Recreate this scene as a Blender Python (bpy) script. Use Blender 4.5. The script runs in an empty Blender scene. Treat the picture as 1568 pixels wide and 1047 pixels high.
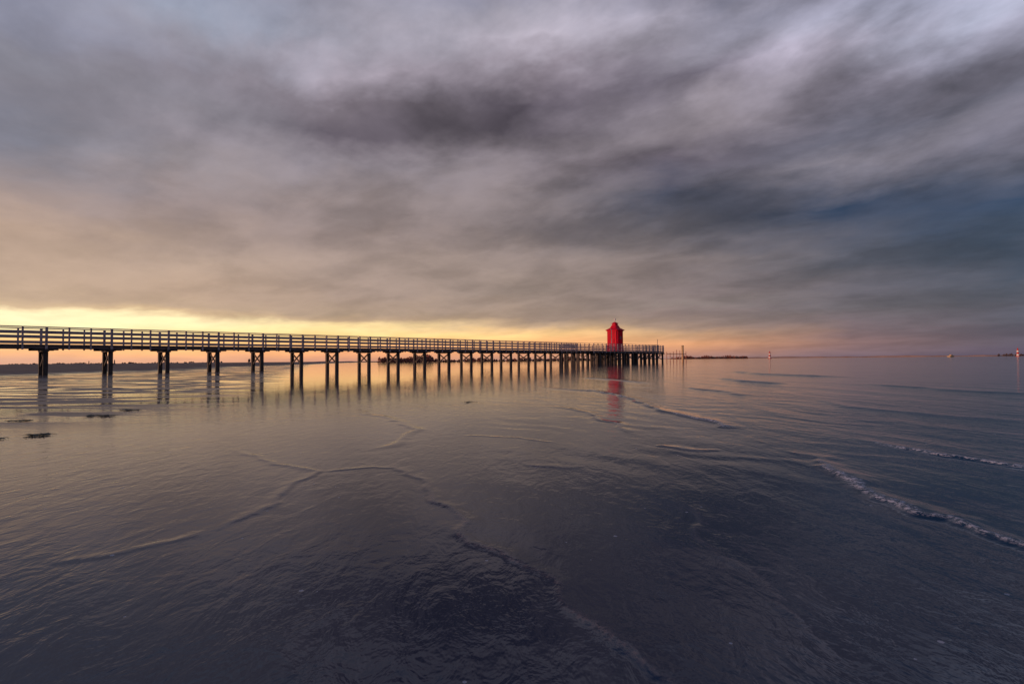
import bpy, bmesh, math, random
import numpy as np
from mathutils import Vector, Matrix
random.seed(7); rng=np.random.default_rng(7)
S=bpy.context.scene
S.view_settings.view_transform='Standard'; S.view_settings.look='None'; S.view_settings.exposure=0

# ---------------------------------------------------------------- helpers
def lin(c):
    return tuple(((v/255)/12.92 if v/255<=0.04045 else ((v/255+0.055)/1.055)**2.4) for v in c)
class NT:
    def __init__(s,tree): s.t=tree
    def n(s,kind,**kw):
        nd=s.t.nodes.new(kind)
        for k,v in kw.items(): setattr(nd,k,v)
        return nd
    def put(s,inp,v):
        if isinstance(v,bpy.types.NodeSocket): s.t.links.new(v,inp)
        else: inp.default_value=v
    def m(s,op,a,b=0.0,c=0.0,clamp=False):
        nd=s.n('ShaderNodeMath',operation=op,use_clamp=clamp)
        s.put(nd.inputs[0],a); s.put(nd.inputs[1],b); s.put(nd.inputs[2],c)
        return nd.outputs[0]
    def ss(s,v,lo,hi,a=0.0,b=1.0,kind='SMOOTHSTEP'):
        nd=s.n('ShaderNodeMapRange',interpolation_type=kind)
        s.put(nd.inputs[0],v); s.put(nd.inputs[1],lo); s.put(nd.inputs[2],hi); s.put(nd.inputs[3],a); s.put(nd.inputs[4],b)
        return nd.outputs[0]
    def mix(s,f,a,b):
        nd=s.n('ShaderNodeMix',data_type='RGBA')
        s.put(nd.inputs[0],f)
        s.put(nd.inputs[6],a if isinstance(a,bpy.types.NodeSocket) else (*a,1)[:4])
        s.put(nd.inputs[7],b if isinstance(b,bpy.types.NodeSocket) else (*b,1)[:4])
        return nd.outputs[2]
    def noise(s,vec,scale,detail=4,rough=.5,dist=0.0):
        nd=s.n('ShaderNodeTexNoise')
        if vec is not None: s.put(nd.inputs['Vector'],vec)
        nd.inputs['Scale'].default_value=scale; nd.inputs['Detail'].default_value=detail
        nd.inputs['Roughness'].default_value=rough; nd.inputs['Distortion'].default_value=dist
        return nd
    def xyz(s,x,y,z):
        nd=s.n('ShaderNodeCombineXYZ'); s.put(nd.inputs[0],x); s.put(nd.inputs[1],y); s.put(nd.inputs[2],z); return nd.outputs[0]
    def mapv(s,vec,scale=(1,1,1),rot=(0,0,0),loc=(0,0,0)):
        nd=s.n('ShaderNodeMapping'); s.put(nd.inputs[0],vec)
        nd.inputs['Location'].default_value=loc; nd.inputs['Rotation'].default_value=rot; nd.inputs['Scale'].default_value=scale
        return nd.outputs[0]
    def attr(s,name): return s.n('ShaderNodeAttribute',attribute_name=name).outputs['Fac']

def material(name,c1,c2,scale=4,rough=.7,bump=.2,stretch=(1,1,1),spec=.4):
    m=bpy.data.materials.new(name); m.use_nodes=True; t=m.node_tree; T=NT(t)
    p=t.nodes['Principled BSDF']
    co=T.n('ShaderNodeTexCoord').outputs['Object']
    v=T.mapv(co,stretch)
    n=T.noise(v,scale,5,.6)
    f=T.ss(n.outputs[0],.3,.7)
    T.put(p.inputs['Base Color'],T.mix(f,c1,c2))
    p.inputs['Roughness'].default_value=rough
    p.inputs['Specular IOR Level'].default_value=spec
    b=T.n('ShaderNodeBump'); b.inputs['Strength'].default_value=bump; b.inputs['Distance'].default_value=.02
    T.put(b.inputs['Height'],n.outputs[0]); T.put(p.inputs['Normal'],b.outputs[0])
    return m

def empty(name,loc=(0,0,0),rz=0):
    o=bpy.data.objects.new(name,None); o.location=loc; o.rotation_euler=(0,0,rz); S.collection.objects.link(o); return o
def add(name,me,mat=None,parent=None,loc=(0,0,0),rz=0):
    o=bpy.data.objects.new(name,me); S.collection.objects.link(o)
    if mat: me.materials.append(mat)
    if parent: o.parent=parent
    o.location=loc; o.rotation_euler=(0,0,rz); return o
class Mesh:
    def __init__(s): s.v=[]; s.f=[]
    def box(s,x0,x1,y0,y1,z0,z1,j=0.0):
        b=len(s.v)
        for x in (x0,x1):
            for y in (y0,y1):
                for z in (z0,z1):
                    s.v.append((x+random.uniform(-j,j),y+random.uniform(-j,j),z+random.uniform(-j,j)))
        for q in ((0,1,3,2),(4,6,7,5),(0,4,5,1),(2,3,7,6),(0,2,6,4),(1,5,7,3)): s.f.append([b+i for i in q])
    def beam(s,a,b,w,h):
        a=Vector(a); b=Vector(b); d=(b-a).normalized()
        up=Vector((0,0,1)) if abs(d.z)<.9 else Vector((1,0,0))
        sx=d.cross(up).normalized()*w/2; sy=sx.cross(d).normalized()*h/2
        k=len(s.v)
        for p in (a,b):
            for q in (-sx-sy,sx-sy,sx+sy,-sx+sy): s.v.append(tuple(p+q))
        for q in ((0,3,2,1),(4,5,6,7),(0,1,5,4),(1,2,6,5),(2,3,7,6),(3,0,4,7)): s.f.append([k+i for i in q])
    def prism(s,cx,cy,z0,z1,r0,r1,n=8,rot=0.0):
        k=len(s.v)
        for z,r in ((z0,r0),(z1,r1)):
            for i in range(n):
                a=rot+2*math.pi*i/n; s.v.append((cx+r*math.cos(a),cy+r*math.sin(a),z))
        for i in range(n):
            j=(i+1)%n; s.f.append([k+i,k+j,k+n+j,k+n+i])
        s.f.append([k+i for i in range(n)][::-1]); s.f.append([k+n+i for i in range(n)])
    def mesh(s,name):
        me=bpy.data.meshes.new(name); me.from_pydata(s.v,[],s.f); me.update(); return me

# ---------------------------------------------------------------- camera
CH=.72
cam=bpy.data.cameras.new('camera'); co=bpy.data.objects.new('camera',cam); S.collection.objects.link(co)
cam.sensor_width=36; cam.lens=36*830/1568; cam.clip_start=.05; cam.clip_end=20000
R=Matrix.Rotation(math.radians(90+1.9),4,'X') @ Matrix.Rotation(math.radians(-.51),4,'Z')
co.matrix_world=Matrix.Translation((0,0,CH)) @ R
S.camera=co

# ---------------------------------------------------------------- world / sky
SUN_AZ=math.radians(-108); SUN_EL=math.radians(4)
w=bpy.data.worlds.new('World'); S.world=w; w.use_nodes=True; t=w.node_tree; t.nodes.clear(); T=NT(t)
out=T.n('ShaderNodeOutputWorld')
nish=T.n('ShaderNodeTexSky',sky_type='NISHITA'); nish.sun_disc=False; nish.sun_elevation=SUN_EL; nish.sun_rotation=SUN_AZ
bgN=T.n('ShaderNodeBackground'); T.put(bgN.inputs[0],nish.outputs[0]); bgN.inputs[1].default_value=.06
D=T.n('ShaderNodeTexCoord').outputs['Generated']
nrm=T.n('ShaderNodeVectorMath',operation='NORMALIZE'); T.put(nrm.inputs[0],D)
sp=T.n('ShaderNodeSeparateXYZ'); T.put(sp.inputs[0],nrm.outputs[0]); x,y,z=sp.outputs
az=T.m('ARCTAN2',x,y); el=T.m('ARCSINE',z)
zz=T.m('ADD',T.m('MAXIMUM',z,0.0),.17)
px=T.m('DIVIDE',x,zz); py=T.m('DIVIDE',y,zz)
sa=math.radians(-48); sx,sy=math.sin(sa),math.cos(sa)
al=T.m('ADD',T.m('MULTIPLY',px,sx),T.m('MULTIPLY',py,sy))
ac=T.m('SUBTRACT',T.m('MULTIPLY',px,sy),T.m('MULTIPLY',py,sx))
P1=T.xyz(T.m('MULTIPLY',al,.9),ac,3.3)
P2=T.xyz(T.m('MULTIPLY',al,.76),ac,21.4)
nw=T.noise(P1,2.2,5,.58,.2)
sc=T.n('ShaderNodeSeparateColor'); T.put(sc.inputs[0],nw.outputs['Color'])
elc=T.m('MAXIMUM',el,0.0)
az2=T.m('ADD',az,T.m('MULTIPLY',T.m('SUBTRACT',sc.outputs[0],.5),T.m('MULTIPLY',T.ss(el,0,.5,0.08,1.0,'LINEAR'),.52)))
el2=T.m('ADD',el,T.m('MULTIPLY',T.m('SUBTRACT',sc.outputs[1],.5),T.m('ADD',T.m('MULTIPLY',elc,.40),.009)))
xs=[0,260,520,784,1045,1305,1568]
rows=[
(0,  [(130,131,148),(142,147,164),(136,134,147),(146,142,154),(160,155,170),(148,146,163),(172,174,195)]),
(50, [(134,133,145),(140,139,152),(146,142,154),(164,157,169),(134,129,141),(170,163,180),(156,155,174)]),
(100,[(132,129,140),(128,122,132),(160,151,163),(124,115,125),(104,98,110),(140,134,148),(112,109,123)]),
(150,[(124,124,137),(128,123,132),(106,98,106),(80,73,83),(134,126,135),(124,118,131),(100,99,112)]),
(195,[(126,125,137),(136,129,137),(86,79,88),(84,77,86),(121,113,120),(93,92,105),(112,109,123)]),
(240,[(134,126,131),(138,130,135),(131,123,130),(125,116,122),(89,82,92),(119,114,124),(86,88,103)]),
(300,[(150,133,128),(147,132,131),(141,128,128),(129,118,120),(67,70,85),(38,52,74),(46,61,84)]),
(350,[(176,151,134),(160,140,131),(142,126,122),(123,112,113),(94,90,97),(71,75,90),(58,69,87)]),
(400,[(180,155,136),(174,151,135),(159,140,131),(142,126,120),(117,106,106),(84,85,96),(59,68,84)]),
(448,[(186,160,137),(179,153,133),(160,139,127),(145,128,119),(124,110,109),(97,92,100),(76,80,93)]),
(468,[(202,174,142),(183,157,134),(166,143,126),(153,133,121),(129,116,113),(102,96,102),(80,82,95)]),
(477,[(255,234,186),(204,174,138),(169,146,126),(156,135,121),(133,116,113),(105,97,102),(82,83,96)]),
(488,[(255,240,192),(255,234,182),(186,157,128),(158,136,120),(137,118,111),(107,96,102),(84,84,96)]),
(500,[(255,232,176),(255,234,178),(255,224,160),(200,168,134),(149,125,112),(111,96,101),(86,83,96)]),
(512,[(255,216,150),(255,220,154),(255,216,146),(255,206,138),(188,148,116),(118,98,101),(88,83,96)]),
(526,[(255,196,132),(255,198,130),(255,194,126),(254,186,122),(216,155,112),(128,102,102),(90,84,97)]),
(540,[(246,182,130),(250,182,124),(240,168,118),(222,156,113),(180,130,108),(121,100,106),(90,82,99)]),
(551,[(216,164,136),(222,164,130),(206,148,121),(188,139,119),(150,117,112),(108,92,103),(82,79,98)]),
]
EM=.72
tfac=T.m('DIVIDE',el2,EM,clamp=True)
def ramp(stops):
    r=T.n('ShaderNodeValToRGB'); cr=r.color_ramp; cr.interpolation='LINEAR'
    stops=sorted(stops)
    while len(cr.elements)<len(stops): cr.elements.new(.5)
    for i,(p,c) in enumerate(stops):
        cr.elements[i].position=p
    for i,(p,c) in enumerate(stops):
        cr.elements[i].color=(*lin(c),1)
    T.put(r.inputs[0],tfac); return r.outputs[0]
cols=[]
for i,xx in enumerate(xs):
    a=math.atan((xx-784)/830); hor=558-.009*xx
    st=[]
    for yy,cs in rows:
        e=math.atan(max(0,(hor-yy))/830*math.cos(a)); st.append((e/EM,cs[i]))
    st.append((1.0,(64,80,112)))
    cols.append((a,ramp(st)))
back=ramp([(0,(170,145,150)),(.2,(150,142,152)),(.6,(105,112,134)),(1,(64,80,112))])
cols=[(-2.4,back)]+cols+[(2.0,back)]
c=cols[0][1]
for i in range(1,len(cols)):
    c=T.mix(T.ss(az2,cols[i-1][0],cols[i][0],kind='LINEAR'),c,cols[i][1])
n2=T.noise(P2,2.1,7,.54,.25).outputs[0]
n3=T.noise(P1,6,5,.58,.3).outputs[0]
puff=T.ss(n2,.36,.62)
amp=T.m('MULTIPLY',T.ss(el,.0,.42,.22,1.0,'LINEAR'),T.ss(az,-.7,.5,.50,1.05,'LINEAR'))
d=T.m('ADD',T.m('MULTIPLY',T.m('SUBTRACT',puff,.48),.62),T.m('MULTIPLY',T.m('SUBTRACT',n3,.49),.9))
mul=T.m('MAXIMUM',T.m('ADD',T.m('MULTIPLY',d,amp),1.0),.35)
vs=T.n('ShaderNodeVectorMath',operation='SCALE'); T.put(vs.inputs[0],c); T.put(vs.inputs['Scale'],mul)
bgC=T.n('ShaderNodeBackground'); T.put(bgC.inputs[0],vs.outputs[0]); bgC.inputs[1].default_value=1.2
mx=T.n('ShaderNodeMixShader'); mx.inputs[0].default_value=.95
T.put(mx.inputs[1],bgN.outputs[0]); T.put(mx.inputs[2],bgC.outputs[0]); T.put(out.inputs[0],mx.outputs[0])

# ---------------------------------------------------------------- sun
L=bpy.data.lights.new('sun','SUN'); L.energy=2.6; L.angle=math.radians(1.5); L.color=(1,.55,.36)
lo=bpy.data.objects.new('sun',L); S.collection.objects.link(lo)
sd=Vector((math.sin(SUN_AZ)*math.cos(SUN_EL),math.cos(SUN_AZ)*math.cos(SUN_EL),math.sin(SUN_EL)))
lo.rotation_euler=sd.to_track_quat('Z','Y').to_euler()

# ---------------------------------------------------------------- tidal flat + sea (one sheet)
def axis_pos(start,step,upto,g,lim):
    a=list(np.arange(start,upto,step)); s=step
    while a[-1]<lim: s*=g; a.append(a[-1]+s)
    return a
xp=axis_pos(0,.014,3.5,1.02,5000)
X=np.array([-v for v in xp[:0:-1]]+xp)
yp=axis_pos(.9,.016,5.5,1.013,6000)
yb=[-6000,-1500,-400,-120,-40,-15,-6,-3,-1.5,-.6,0,.3,.6,.75]
Y=np.array(yb+yp)
nx,ny=len(X),len(Y)
GX,GY=np.meshgrid(X,Y); gx=GX.ravel(); gy=GY.ravel(); gz=np.zeros_like(gx)
def sm(v,a,b):
    tt=np.clip((v-a)/(b-a),0,1); return tt*tt*(3-2*tt)
TB=rng.random((4,256,256))
def vn(x_,y_,k):
    xi=np.floor(x_); yi=np.floor(y_); fx=x_-xi; fy=y_-yi; fx=fx*fx*(3-2*fx); fy=fy*fy*(3-2*fy)
    xi=xi.astype(np.int64); yi=yi.astype(np.int64); t_=TB[k]
    a=t_[xi&255,yi&255]; b=t_[(xi+1)&255,yi&255]; c_=t_[xi&255,(yi+1)&255]; d_=t_[(xi+1)&255,(yi+1)&255]
    return (a*(1-fx)+b*fx)*(1-fy)+(c_*(1-fx)+d_*fx)*fy-.5
rad=np.hypot(gx,gy)
att=np.exp(-rad/14)
sea=sm(gx+.12*gy,-.5,2.5)
wb1=vn(gx*1.1,gy*1.1,0); wb2=vn(gx*2.7+9,gy*2.7,1)
for k in range(14):
    lam=random.uniform(.16,.9); th=random.gauss(.12,.42); ph=random.uniform(0,6.28)
    A=.0010*lam**.8*random.uniform(.5,1)
    gz+=A*np.sin((gx*math.cos(th)+gy*math.sin(th)+(wb1*.5+wb2*.25)*(.4+lam))*2*math.pi/lam+ph)*att*(.25+1.2*sea)
foam=np.zeros_like(gx); foam_sheen=np.zeros_like(gx)
wx=gx+.16*vn(gx*2.3,gy*2.3,0)+.06*vn(gx*6.1,gy*6.1,1)+.018*vn(gx*15,gy*15,2)
wy=gy+.16*vn(gx*2.3+50,gy*2.3,2)+.06*vn(gx*6.1,gy*6.1+40,3)+.018*vn(gx*15+7,gy*15,0)
brk=vn(gx*1.9+3,gy*1.9,2)+.6*vn(gx*5.3,gy*5.3+11,0)
def ridge(pts,H,W,fo,la,asym=2.6):
    global gz,foam,foam_sheen
    pts=np.array(pts,float)
    pad=W*8+.25
    sel=np.where((gx>pts[:,0].min()-pad)&(gx<pts[:,0].max()+pad)&(gy>pts[:,1].min()-pad)&(gy<pts[:,1].max()+pad))[0]
    qx=wx[sel]; qy=wy[sel]; best=np.full(len(sel),1e9); sg=np.zeros(len(sel)); tt=np.zeros(len(sel))
    n=len(pts)-1
    for i in range(n):
        a=pts[i]; b=pts[i+1]; dx,dy=b-a; l2=dx*dx+dy*dy
        u=np.clip(((qx-a[0])*dx+(qy-a[1])*dy)/l2,0,1)
        ex=qx-(a[0]+u*dx); ey=qy-(a[1]+u*dy); dd=np.hypot(ex,ey)
        s=np.sign(dx*ey-dy*ex); m=dd<best
        best[m]=dd[m]; sg[m]=s[m]; tt[m]=(i+u[m])/n
    fade=sm(tt,0,.2)*sm(1-tt,0,.2)
    side=best*sg
    wdt=np.where(side>0,W*asym,W)
    gz[sel]+=H*fade*(.95+.22*brk[sel])*np.exp(-(best/wdt)**2)
    br=sm(brk[sel],-.45,.20)
    foam[sel]=np.maximum(foam[sel],fo*fade*(.25+.75*br)*np.exp(-(side/(W*(.55+.35*br)))**2))
    foam_sheen[sel]=np.maximum(foam_sheen[sel],la*fade*(.35+.65*br)*np.exp(-(best/(W*.6))**2))
Aw=[(2.10,4.51),(2.16,3.85),(1.98,3.12),(1.86,2.73),(1.84,2.44),(1.92,2.39),(1.90,2.17),(1.94,2.05),(1.95,1.77),(2.1,1.3),(2.2,.9)]
Bw=[(2.99,5.05),(3.04,4.46),(3.11,3.99),(3.19,3.70),(3.25,3.44),(3.35,3.04),(3.5,2.4),(3.6,1.6)]
Cw=[(.29,15.3),(1.47,12.7),(1.88,12.4),(2.16,10.2),(2.06,7.57),(2.25,6.53),(2.26,5.75),(2.43,5.52)]
Dw=[(7.58,19.9),(7.07,16.5),(7.26,14.7)]
Ew=[(.48,8.6),(1.02,7.29),(1.12,5.95),(1.13,5.17)]
Fw=[(1.19,4.56),(1.41,4.41),(1.52,4.19)]
Gw=[(-1.02,4.15),(-.82,3.68),(-.56,3.33),(-.45,2.81),(-.28,2.51),(-.116,2.18),(.014,2.0),(.067,1.79),(.127,1.60),(.228,1.39),(.30,1.27),(.4,1.05)]
Hw=[(-1.32,2.25),(-1.23,2.52),(-1.21,2.83),(-1.26,3.13),(-1.32,3.6),(-1.59,3.83),(-2.07,4.26),(-2.56,4.78)]
Iw=[(-2.55,8.33),(-1.60,6.85),(-1.04,5.82),(-1.02,4.88),(-1.10,4.36)]
Jw=[(.073,3.81),(.37,3.56)]
Kw=[(-.54,5.29),(-.02,5.11),(.37,4.61)]
Lw=[(.80,2.83),(.82,2.48),(.755,1.98),(.73,1.65),(.76,1.35)]
ridge(Aw,.019,.042,.8,0); ridge(Bw,.019,.042,1,0); ridge(Cw,.020,.05,1,0); ridge(Dw,.040,.14,.7,0)
ridge(Ew,.010,.038,.4,0); ridge(Fw,.009,.03,.35,0)
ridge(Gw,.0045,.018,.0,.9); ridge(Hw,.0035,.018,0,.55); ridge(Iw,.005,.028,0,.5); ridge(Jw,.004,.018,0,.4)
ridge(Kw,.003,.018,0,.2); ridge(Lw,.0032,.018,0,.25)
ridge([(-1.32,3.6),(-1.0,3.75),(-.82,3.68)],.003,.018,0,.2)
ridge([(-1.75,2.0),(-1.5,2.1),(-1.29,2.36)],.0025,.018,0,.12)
ridge([(5.2,9.5),(4.9,8),(5.1,6.8),(5.6,5.6)],.014,.09,.25,0)
ridge([(4.2,14),(4.6,11.6),(4.4,10)],.016,.09,.25,0)
ridge([(9.5,15),(9.2,11.5),(9.8,9)],.022,.14,.2,0)
ridge([(12,30),(11,24),(12,19)],.04,.22,.2,0)
ridge([(2.6,22),(3.6,18.5),(4.0,16)],.025,.12,.3,0)
# beach rising on the far left
bd=(-gx-30-.22*(gy-35)+1.6*np.sin(gy*.13)+1.1*np.sin(gx*.21+2))
beach=sm(bd,-1.5,6)*sm(gy,28,36)
gz+=beach*.16+.5*sm(bd,40,400)*sm(gy,60,300)
flat=sm(-gx-.6-.36*gy,0,3.5)*sm(gy,4.5,8)
gz+=flat*.004*np.sin(gy*1.1+gx*.3)
still=sm(-gx-.08*gy+.3*np.sin(gy*.9),0,3.4)*sm(gy,5,10)
mid=sm(gx-.1*gy,-1,4)
ripple=(.74+.85*np.exp(-rad/3.2))*(1-.52*still)*(1+.9*mid)*(.8+.8*np.clip(vn(gx*.7,gy*.7,3)+.3,0,1))
me=bpy.data.meshes.new('tidal_water_and_sand')
nv=nx*ny; me.vertices.add(nv)
me.vertices.foreach_set('co',np.stack([gx,gy,gz],1).astype(np.float32).ravel())
ii,jj=np.meshgrid(np.arange(nx-1),np.arange(ny-1)); b=(jj*nx+ii).ravel()
fa=np.stack([b,b+1,b+nx+1,b+nx],1).astype(np.int32)
me.loops.add(fa.size); me.loops.foreach_set('vertex_index',fa.ravel())
me.polygons.add(len(fa)); me.polygons.foreach_set('loop_start',np.arange(0,fa.size,4,dtype=np.int32))
me.polygons.foreach_set('loop_total',np.full(len(fa),4,np.int32))
me.update(calc_edges=True)
me.polygons.foreach_set('use_smooth',np.ones(len(fa),bool))
for nm,arr in (('foam',foam),('foam_sheen',foam_sheen),('beach',beach),('flat',flat),('ripple',ripple),('sea',mid)):
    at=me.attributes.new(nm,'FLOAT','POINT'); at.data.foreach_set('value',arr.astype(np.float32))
m=bpy.data.materials.new('tidal_water'); m.use_nodes=True; t=m.node_tree; T=NT(t); p=t.nodes['Principled BSDF']
W=T.n('ShaderNodeTexCoord').outputs['Object']
fo=T.attr('foam'); la=T.attr('foam_sheen'); be=T.attr('beach'); fl=T.attr('flat'); rip=T.attr('ripple'); se=T.attr('sea')
pn=T.noise(T.mapv(W,(.20,.80,1),(0,0,math.radians(10))),1.7,5,.6,.4).outputs[0]
patch=T.m('MULTIPLY',T.ss(pn,.44,.51),fl)
body=T.mix(T.ss(T.noise(W,.9,3,.6).outputs[0],.35,.65),(.005,.018,.052),(.014,.024,.054))
body=T.mix(se,body,(.003,.030,.072))
sandn=T.noise(W,30,4,.7).outputs[0]
wets=T.mix(T.ss(sandn,.3,.7),(.060,.044,.050),(.15,.115,.115))
col=T.mix(T.m('MULTIPLY',patch,.9),body,wets)
col=T.mix(be,col,T.mix(T.ss(sandn,.3,.7),(.09,.070,.07),(.15,.12,.115)))
fn=T.noise(W,40,4,.78).outputs[0]
fm=T.m('MULTIPLY',T.ss(fo,.15,.75),T.ss(fn,.47,.58))
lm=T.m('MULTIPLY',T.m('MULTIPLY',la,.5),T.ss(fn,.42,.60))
v2=T.n('ShaderNodeTexVoronoi'); T.put(v2.inputs['Vector'],W); v2.inputs['Scale'].default_value=12
vs2=T.n('ShaderNodeSeparateColor'); T.put(vs2.inputs[0],v2.outputs['Color'])
bub=T.m('MULTIPLY',T.m('LESS_THAN',v2.outputs['Distance'],T.m('MULTIPLY',vs2.outputs[0],.10)),T.m('GREATER_THAN',vs2.outputs[1],.70))
fm=T.m('ADD',fm,T.m('MULTIPLY',bub,.6),clamp=True)
col=T.mix(lm,col,(.36,.26,.24)); col=T.mix(fm,col,(.52,.53,.60))  # tan crest lines: foam film plus bright horizon reflection painted into the colour
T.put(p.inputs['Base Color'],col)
rg=T.m('ADD',T.m('MULTIPLY',patch,.36),.06)
rg=T.m('ADD',rg,T.m('MULTIPLY',be,.6)); rg=T.m('MAXIMUM',rg,T.m('MULTIPLY',T.m('MAXIMUM',fm,lm),.7),clamp=True)
T.put(p.inputs['Roughness'],rg); p.inputs['IOR'].default_value=1.34
T.put(p.inputs['Specular Tint'],T.mix(se,(1.0,.96,.95),(.68,.90,1.0)))
r1=T.noise(T.mapv(W,(1.6,.8,1),(0,0,math.radians(-18))),6,4,.55,.5).outputs[0]
r2=T.noise(T.mapv(W,(1.3,.9,1),(0,0,math.radians(25))),24,2,.5).outputs[0]
r3=T.noise(T.mapv(W,(.9,.30,1),(0,0,math.radians(8))),1.3,4,.55,.6).outputs[0]
h=T.m('ADD',T.m('MULTIPLY',r1,.0050),T.m('MULTIPLY',r2,.0010))
h=T.m('MULTIPLY',h,rip)
h=T.m('ADD',h,T.m('MULTIPLY',T.m('MULTIPLY',r3,se),.045))
h=T.m('ADD',h,T.m('MULTIPLY',T.m('MULTIPLY',sandn,patch),.002))
bp=T.n('ShaderNodeBump'); bp.inputs['Strength'].default_value=.85; bp.inputs['Distance'].default_value=1.0
T.put(bp.inputs['Height'],h); T.put(p.inputs['Normal'],bp.outputs[0])
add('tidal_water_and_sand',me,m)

# ---------------------------------------------------------------- pier
PO=(-29.16,33.9,0); PR=math.atan2(.744,.668)
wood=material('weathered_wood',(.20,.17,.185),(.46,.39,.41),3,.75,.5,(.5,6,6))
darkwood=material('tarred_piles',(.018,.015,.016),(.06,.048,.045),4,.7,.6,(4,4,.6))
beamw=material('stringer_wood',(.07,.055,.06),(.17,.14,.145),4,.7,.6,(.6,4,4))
deckm=material('deck_planks',(.14,.11,.11),(.3,.24,.23),5,.8,.4,(6,.6,1))
pier=empty('wooden_pier',PO,PR)
s0,s1,BW,bay=-40.2,83.75,1.9,3.35
piles=Mesh(); beams=Mesh(); rail=Mesh(); deck=Mesh()
n0=int(round(s0/bay)); n1=25
ps0,ps1,pw0,pw1=60.3,80.2,-.9,5.2
for k in range(n0,n1+1):
    s=k*bay
    for wv in (.12,BW-.12):
        piles.box(s-.12,s+.12,wv-.12,wv+.12,-.6,1.5,.012)
    piles.box(s-.13,s+.13,-.22,BW+.22,1.5,1.68,.008)
    for wv in (.04,BW-.2):
        piles.box(s-.62,s+.62,wv,wv+.16,1.585,1.705,.006)
    piles.beam((s+.02,.2,.55),(s+.02,BW-.2,1.42),.05,.13)
    piles.beam((s-.04,BW-.2,.55),(s-.04,.2,1.42),.05,.13)
for wv in (.0,BW/2-.08,BW-.16):
    beams.box(s0,s1,wv+.003,wv+.157,1.70,1.88)
s=s0
while s<s1:
    deck.box(s,s+.185,-.17,BW+.17,1.885+random.uniform(0,.006),1.945+random.uniform(0,.006)); s+=.2
rb=bay/3
def railing(a,b,side,ax='s'):
    L_=b-a; n=max(1,int(round(L_/rb)))
    for i in range(n+1):
        q=a+L_*i/n; big=(i%3==0)
        wd=.065 if big else .045; d0=.05
        if ax=='s': rail.box(q-wd,q+wd,side-d0,side+d0,1.62,3.0,.006)
        else: rail.box(side-d0,side+d0,q-wd,q+wd,1.62,3.0,.006)
    for z0,z1 in ((2.06,2.17),(2.40,2.51),(2.70,2.80)):
        q=a
        while q<b-.01:
            e=min(q+rb*3,b)
            j=random.uniform(-.008,.008); dd=-.092 if side<1 else .052
            if ax=='s': rail.box(q+.01,e-.01,side+dd,side+dd+.04,z0+j,z1+j,.004)
            else: rail.box(side+dd,side+dd+.04,q+.01,e-.01,z0+j,z1+j,.004)
            q=e
    if ax=='s': rail.box(a-.08,b+.08,side-.085,side+.085,3.0,3.06)
    else: rail.box(side-.085,side+.085,a+.09,b-.09,3.0,3.06)
railing(s0,ps0,-.1); railing(ps1,s1,-.1)
railing(s0,ps0,BW+.05); railing(ps1,s1,BW+.05)
railing(0.05,BW-.05,s1,'w')
railing(ps0,ps1,pw0); railing(ps0,ps1,pw1)
railing(pw0,-.1,ps0,'w'); railing(BW+.1,pw1,ps0,'w'); railing(pw0,-.1,ps1,'w'); railing(BW+.1,pw1,ps1,'w')
s=ps0
while s<ps1:
    deck.box(s,s+.185,pw0-.08,-.18,1.885,1.945); deck.box(s,s+.185,BW+.18,pw1+.08,1.885,1.945); s+=.2
s=ps0+.2
while s<ps1:
    for wv in (pw0+.1,BW+1.2,pw1-.2):
        piles.box(s-.15,s+.15,wv-.15,wv+.15,-.6,1.6,.02)
    if random.random()<.7: piles.beam((s,pw0+.1,.3),(s+1.3,pw0+.1,1.6),.08,.14)
    piles.box(s-.1,s+.1,pw0-.02,-.23,1.6,1.70); piles.box(s-.1,s+.1,BW+.24,pw1,1.6,1.70)
    s+=1.38
for wv in (pw0,BW+1.2,pw1-.16): beams.box(ps0,ps1,wv,wv+.15,1.705,1.88)
rail.prism(70.3,.35+BW,1.95,5.6,.06,.045,8); rail.box(70.3-.35,70.3+.05,BW+.3,BW+.4,5.5,5.58)
rail.prism(81.5,-.1,1.95,4.1,.05,.04,8)
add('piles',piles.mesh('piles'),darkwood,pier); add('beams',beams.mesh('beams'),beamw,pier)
add('railing',rail.mesh('railing'),wood,pier); add('deck',deck.mesh('deck'),deckm,pier)

# ---------------------------------------------------------------- red lighthouse
red=material('red_paint',(.56,.003,.022),(.74,.006,.038),3,.6,.15,(1,1,.25),.15)
redd=material('red_roof_paint',(.46,.003,.020),(.60,.006,.032),3,.6,.15,(1,1,1),.15)
white=material('white_paint',(.6,.58,.55),(.8,.78,.75),4,.5,.1)
glass=material('dark_glass',(.02,.02,.03),(.04,.04,.06),2,.08,.02)
ca_,sa_=math.cos(PR),math.sin(PR)
ls,lw=73.2,3.35
LX=PO[0]+ls*ca_-lw*sa_; LY=PO[1]+ls*sa_+lw*ca_
lh=empty('red_lighthouse',(LX,LY,1.95),PR)
def rot_chamf(mm,z0,z1,h0,h1,ch=.16):
    k=len(mm.v)
    for zz_,h in ((z0,h0),(z1,h1)):
        c_=ch*h/h0
        for (a,b_) in ((h,-h+c_),(h,h-c_),(h-c_,h),(-h+c_,h),(-h,h-c_),(-h,-h+c_),(-h+c_,-h),(h-c_,-h)):
            mm.v.append((a,b_,zz_))
    for i in range(8):
        j=(i+1)%8; mm.f.append([k+i,k+j,k+8+j,k+8+i])
    mm.f.append([k+i for i in range(8)][::-1]); mm.f.append([k+8+i for i in range(8)])
b_=Mesh(); HB=1.0
rot_chamf(b_,0,.3,HB+.07,HB+.05); rot_chamf(b_,.3,3.42,HB,HB-.03); rot_chamf(b_,3.42,3.56,HB+.08,HB+.12)
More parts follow.
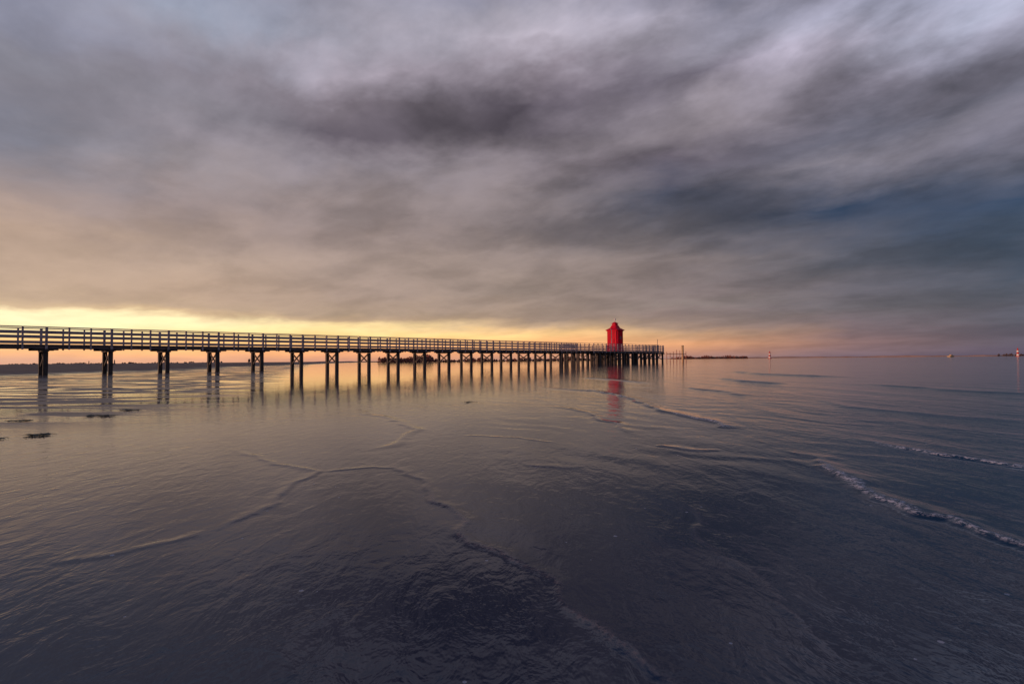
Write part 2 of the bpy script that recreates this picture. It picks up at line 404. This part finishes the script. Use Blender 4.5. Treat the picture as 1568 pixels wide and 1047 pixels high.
for i in range(7):
    a=-.78+i*.26
    for sgn in (-1,1):
        b_.box(a-.02,a+.02,sgn*(HB+.012)-.02,sgn*(HB+.012)+.02,.32,3.40)
        b_.box(sgn*(HB+.012)-.02,sgn*(HB+.012)+.02,a-.02,a+.02,.32,3.40)
add('walls',b_.mesh('walls'),red,lh)
r_=Mesh()
rot_chamf(r_,3.56,3.62,HB+.24,HB+.22); rot_chamf(r_,3.62,3.95,HB+.2,.68); rot_chamf(r_,3.95,4.45,.68,.42)
rot_chamf(r_,4.45,4.68,.40,.40); rot_chamf(r_,4.68,4.74,.5,.48); rot_chamf(r_,4.74,4.98,.46,.08)
add('roof',r_.mesh('roof'),redd,lh)
f_=Mesh(); f_.prism(0,0,4.98,5.25,.05,.04,8); f_.prism(0,0,5.25,5.5,.13,.13,10); f_.prism(0,0,5.5,5.6,.15,.02,10)
add('lantern',f_.mesh('lantern'),white,lh)
dmesh=Mesh(); dmesh.box(-HB-.05,-HB-.034,-.38,.38,.25,2.2); dmesh.box(-.3,.3,-HB-.05,-HB-.034,2.0,2.6)
add('door_and_window',dmesh.mesh('door_and_window'),redd,lh)
g_=Mesh(); g_.box(-.22,.22,-HB-.058,-HB-.051,2.08,2.52); add('window_glass',g_.mesh('window_glass'),glass,lh)

# ---------------------------------------------------------------- mooring post
yel=material('weathered_pine',(.42,.28,.14),(.6,.42,.22),4,.7,.3,(4,4,.5))
mp=Mesh(); mp.prism(0,0,-.5,3.2,.24,.22,12); mp.prism(0,0,3.2,3.3,.27,.27,12); mp.prism(0,0,3.3,3.38,.27,.08,12); mp.prism(0,0,1.4,1.55,.255,.255,12)
add('mooring_post',mp.mesh('mooring_post'),yel,None,(34.6,110,0))
st=Mesh()
for i in range(7):
    st.prism(i*.95,i*1.1,-.5,1.9+random.uniform(-.3,.5),.07,.05,8)
for z_ in (1.6,): st.beam((0,0,z_),(5.7,6.6,z_),.05,.1)
add('wooden_stakes',st.mesh('wooden_stakes'),material('reddish_wood',(.3,.10,.07),(.45,.18,.12),4),None,(28.8,101,0))

# ---------------------------------------------------------------- beacons
def beacon(loc,H,c1,c2):
    e=empty('harbour_beacon',loc)
    a=Mesh(); a.prism(0,0,-.5,.5,1.3,1.2,16); a.prism(0,0,H*.28,H*.5,.72,.66,14); a.prism(0,0,H*.70,H*.73,1.0,1.0,14)
    add('base_and_bands',a.mesh('b'),c1,e)
    b=Mesh(); b.prism(0,0,.5,H*.28,.78,.72,14); b.prism(0,0,H*.5,H*.70,.66,.6,14); add('tower',b.mesh('t'),c2,e)
    c_=Mesh(); c_.prism(0,0,H*.73,H*.86,.42,.42,10); c_.prism(0,0,H*.86,H*.97,.55,.08,10); c_.prism(0,0,H*.97,H*1.08,.05,.03,6); add('lantern',c_.mesh('l'),c1,e)
redw=material('red_band_paint',(.45,.03,.03),(.55,.05,.04),3)
beacon((190,400,0),5.6,redw,white)
beacon((373,400,0),6.4,redw,white)

# ---------------------------------------------------------------- distant land
sand=material('pale_sand',(.50,.27,.18),(.66,.38,.26),.05,.9,.1)
def strip(name,pts,h,wd,mat):
    v=[];f=[]
    P=[]
    for i in range(len(pts)-1):
        a=Vector(pts[i]);b=Vector(pts[i+1]);n=24
        for k in range(n): P.append(a.lerp(b,k/n))
    P.append(Vector(pts[-1]))
    for i,pp in enumerate(P):
        hh=h*(.75+.15*math.sin(i*.37)+.1*math.sin(i*1.3)+random.uniform(-.08,.08))*min(1,i/6,(len(P)-1-i)/6+.01)
        for dy,zz_ in ((-wd,-.05),(-wd*.4,hh*.7),(0,hh),(wd,-.05)): v.append((pp.x,pp.y+dy,zz_))
    for i in range(len(P)-1):
        for k in range(3): f.append((4*i+k,4*i+4+k,4*i+5+k,4*i+1+k))
    me=bpy.data.meshes.new(name); me.from_pydata(v,[],f); return add(name,me,mat)
strip('sand_spit',[(200,760),(420,770),(620,740),(860,700),(1100,690)],2.3,5,sand)
strip('distant_dunes',[(-700,640),(-420,520),(-180,430),(-60,400),(60,420)],1.0,22,material('dune_sand',(.18,.12,.11),(.28,.2,.17),.1,.9))
def tree_mass(name,pts,hmin,hmax,depth,count,mat,leaf):
    v=[];f=[]
    P=[Vector(q_) for q_ in pts]
    for c_ in range(count):
        i=random.randrange(len(P)-1); u=random.random(); base=P[i].lerp(P[i+1],u)
        H=random.uniform(hmin,hmax)*(.55+.45*math.sin(base.x*.11+base.y*.05)**2)
        bx=base.x; by=base.y+random.uniform(-depth,depth)
        k=len(v); tr=H*.03
        for zz_,r in ((0,tr),(H*.6,tr*.4)):
            for a in range(3): v.append((bx+r*math.cos(a*2.1),by+r*math.sin(a*2.1),zz_))
        for a in range(3): f.append((k+a,k+(a+1)%3,k+3+(a+1)%3,k+3+a))
        R_=H*random.uniform(.35,.6)
        for l in range(34):
            th=random.uniform(0,6.28); rr=R_*math.sqrt(random.random()); zc=H*(.12+.88*random.random()); rr*=math.sin(min(1,max(.15,1.15-zc/H))*1.5)
            cx,cy=bx+rr*math.cos(th),by+rr*math.sin(th); sz=leaf*random.uniform(.5,1.2)
            k=len(v); nrm_=Vector((random.gauss(0,1),random.gauss(0,1),random.gauss(0,1))).normalized()
            tt=nrm_.orthogonal().normalized()*sz; bb=nrm_.cross(tt.normalized())*sz*.7
            for q_ in (-tt-bb,tt-bb*.6,tt*.8+bb,-tt*.7+bb*.9): v.append((cx+q_.x,cy+q_.y,max(0,zc+q_.z)))
            f.append((k,k+1,k+2,k+3))
    me=bpy.data.meshes.new(name); me.from_pydata(v,[],f); add(name,me,mat)
brown=material('autumn_scrub',(.26,.10,.075),(.42,.17,.12),.4,.9,.1)
dk=material('dark_scrub',(.09,.065,.075),(.16,.11,.11),.2,.9,.1)
tree_mass('distant_trees',[(190,640),(235,650),(282,655)],1.8,4.2,8,200,brown,.6)
tree_mass('distant_trees',[(-56,232),(-44,240),(-36,245)],1.6,3.4,4,130,brown,.4)
tree_mass('distant_trees',[(-36,250),(0,265),(30,280),(60,300)],.9,1.9,4,260,brown,.35)
tree_mass('distant_trees',[(650,720),(700,715),(760,710)],2.0,4.0,10,80,dk,.8)
tree_mass('distant_trees',[(-560,600),(-420,540),(-250,470)],.9,2.0,5,200,dk,.5)

# ---------------------------------------------------------------- people walking on the beach
cloth=[material('dark_coat',(.02,.02,.03),(.05,.045,.05),6,.9),material('brown_coat',(.08,.04,.03),(.12,.06,.05),6,.9)]
def person(loc,rz,mat,H=1.72):
    k=H/1.72
    J=dict(p=(0,0,.95),c=(0,0,1.22),n=(0,.01,1.45),h=(0,.03,1.56),t=(0,.03,1.66),
      ls=(-.18,0,1.40),le=(-.23,-.08,1.13),lh=(-.22,.06,.90),rs=(.18,0,1.40),re=(.23,.06,1.14),rh=(.21,.22,.95),
      lk=(-.10,.16,.52),la=(-.10,.20,.10),lt=(-.10,.36,.05),lhp=(-.09,0,.88),rk=(.10,-.04,.50),ra=(.10,-.28,.14),rt=(.10,-.17,.05),rhp=(.09,0,.88))
    Rr=dict(p=.14,c=.15,n=.06,h=.095,t=.08,ls=.07,le=.048,lh=.035,rs=.07,re=.048,rh=.035,lk=.065,la=.045,lt=.035,lhp=.095,rk=.065,ra=.045,rt=.035,rhp=.095)
    E=[('p','c'),('c','n'),('n','h'),('h','t'),('c','ls'),('ls','le'),('le','lh'),('c','rs'),('rs','re'),('re','rh'),
       ('p','lhp'),('lhp','lk'),('lk','la'),('la','lt'),('p','rhp'),('rhp','rk'),('rk','ra'),('ra','rt')]
    ks=list(J); me=bpy.data.meshes.new('person'); me.from_pydata([tuple(c_*k for c_ in J[a]) for a in ks],[(ks.index(a),ks.index(b)) for a,b in E],[])
    o=add('person',me,mat,None,loc,rz)
    o.modifiers.new('skin','SKIN'); o.modifiers.new('sub','SUBSURF').render_levels=2
    for i,a in enumerate(ks):
        sv=me.skin_vertices[0].data[i]; sv.radius=(Rr[a]*k,Rr[a]*k); sv.use_root=(a=='p')
person((-75,155,.16),1.2,cloth[0])
person((-75.9,156.2,.16),1.3,cloth[1],1.62)
person((-110,150,.16),-1.2,cloth[0]); person((-160,205,.2),2.0,cloth[1])

# ---------------------------------------------------------------- small motor boat on the horizon
bt=empty('motorboat',(340,420,0),.3)
hb=Mesh(); hb.v=[(-2.6,-.9,-.1),(-2.6,.9,-.1),(1.2,.95,-.1),(3,0,.05),(1.2,-.95,-.1),(-2.7,-1.1,.85),(-2.7,1.1,.85),(1.3,1.15,.95),(3.6,0,1.2),(1.3,-1.15,.95)]
hb.f=[[4,3,2,1,0],[5,6,7,8,9]]+[[i,(i+1)%5,5+(i+1)%5,5+i] for i in range(5)]
add('hull',hb.mesh('hull'),yel,bt)
cb=Mesh(); cb.box(-.9,.7,-.7,.7,.95,1.6,.05); cb.box(-1.1,.9,-.8,.8,1.66,1.74); cb.prism(-.4,0,1.74,2.5,.04,.03,6); add('cabin',cb.mesh('cabin'),yel,bt)

# ---------------------------------------------------------------- seaweed on the sand
weed=material('seaweed',(.008,.014,.010),(.03,.035,.02),20,.5,.3)
def seaweed(loc,sx_,sy_,n):
    v=[];f=[]
    cl=[(random.uniform(-1,1)*sx_,random.uniform(-1,1)*sy_,random.uniform(.15,.5)) for _ in range(7)]
    for i in range(n):
        cx_,cy_,cr=random.choice(cl)
        bx=cx_+random.gauss(0,cr*sx_*.45); by=cy_+random.gauss(0,cr*sy_*.45)
        th=random.gauss(0,.6); L_=random.uniform(.03,.09); wd=random.uniform(.003,.009); px_,py_=bx,by; pz=random.uniform(.004,.016)
        k=len(v); seg=4
        for q_ in range(seg+1):
            nx_,ny_=-math.sin(th),math.cos(th)
            v.append((px_+nx_*wd,py_+ny_*wd,max(.003,pz))); v.append((px_-nx_*wd,py_-ny_*wd,max(.002,pz-.003)))
            th+=random.gauss(0,.5); px_+=math.cos(th)*L_/seg; py_+=math.sin(th)*L_/seg; pz+=random.uniform(-.004,.003)
        for q_ in range(seg): f.append((k+2*q_,k+2*q_+1,k+2*q_+3,k+2*q_+2))
    me=bpy.data.meshes.new('seaweed'); me.from_pydata(v,[],f); add('seaweed',me,weed,None,loc)
for (x_,y_,a,b2,n) in ((-4.83,5.5,.10,.06,100),(-5.02,5.25,.14,.07,110),(-5.69,7.45,.17,.07,110),(-5.9,8.3,.16,.07,80),(-6.24,6.92,.14,.07,80),(-.72,9.3,.1,.05,30)):
    seaweed((x_,y_,.002),a,b2,n)
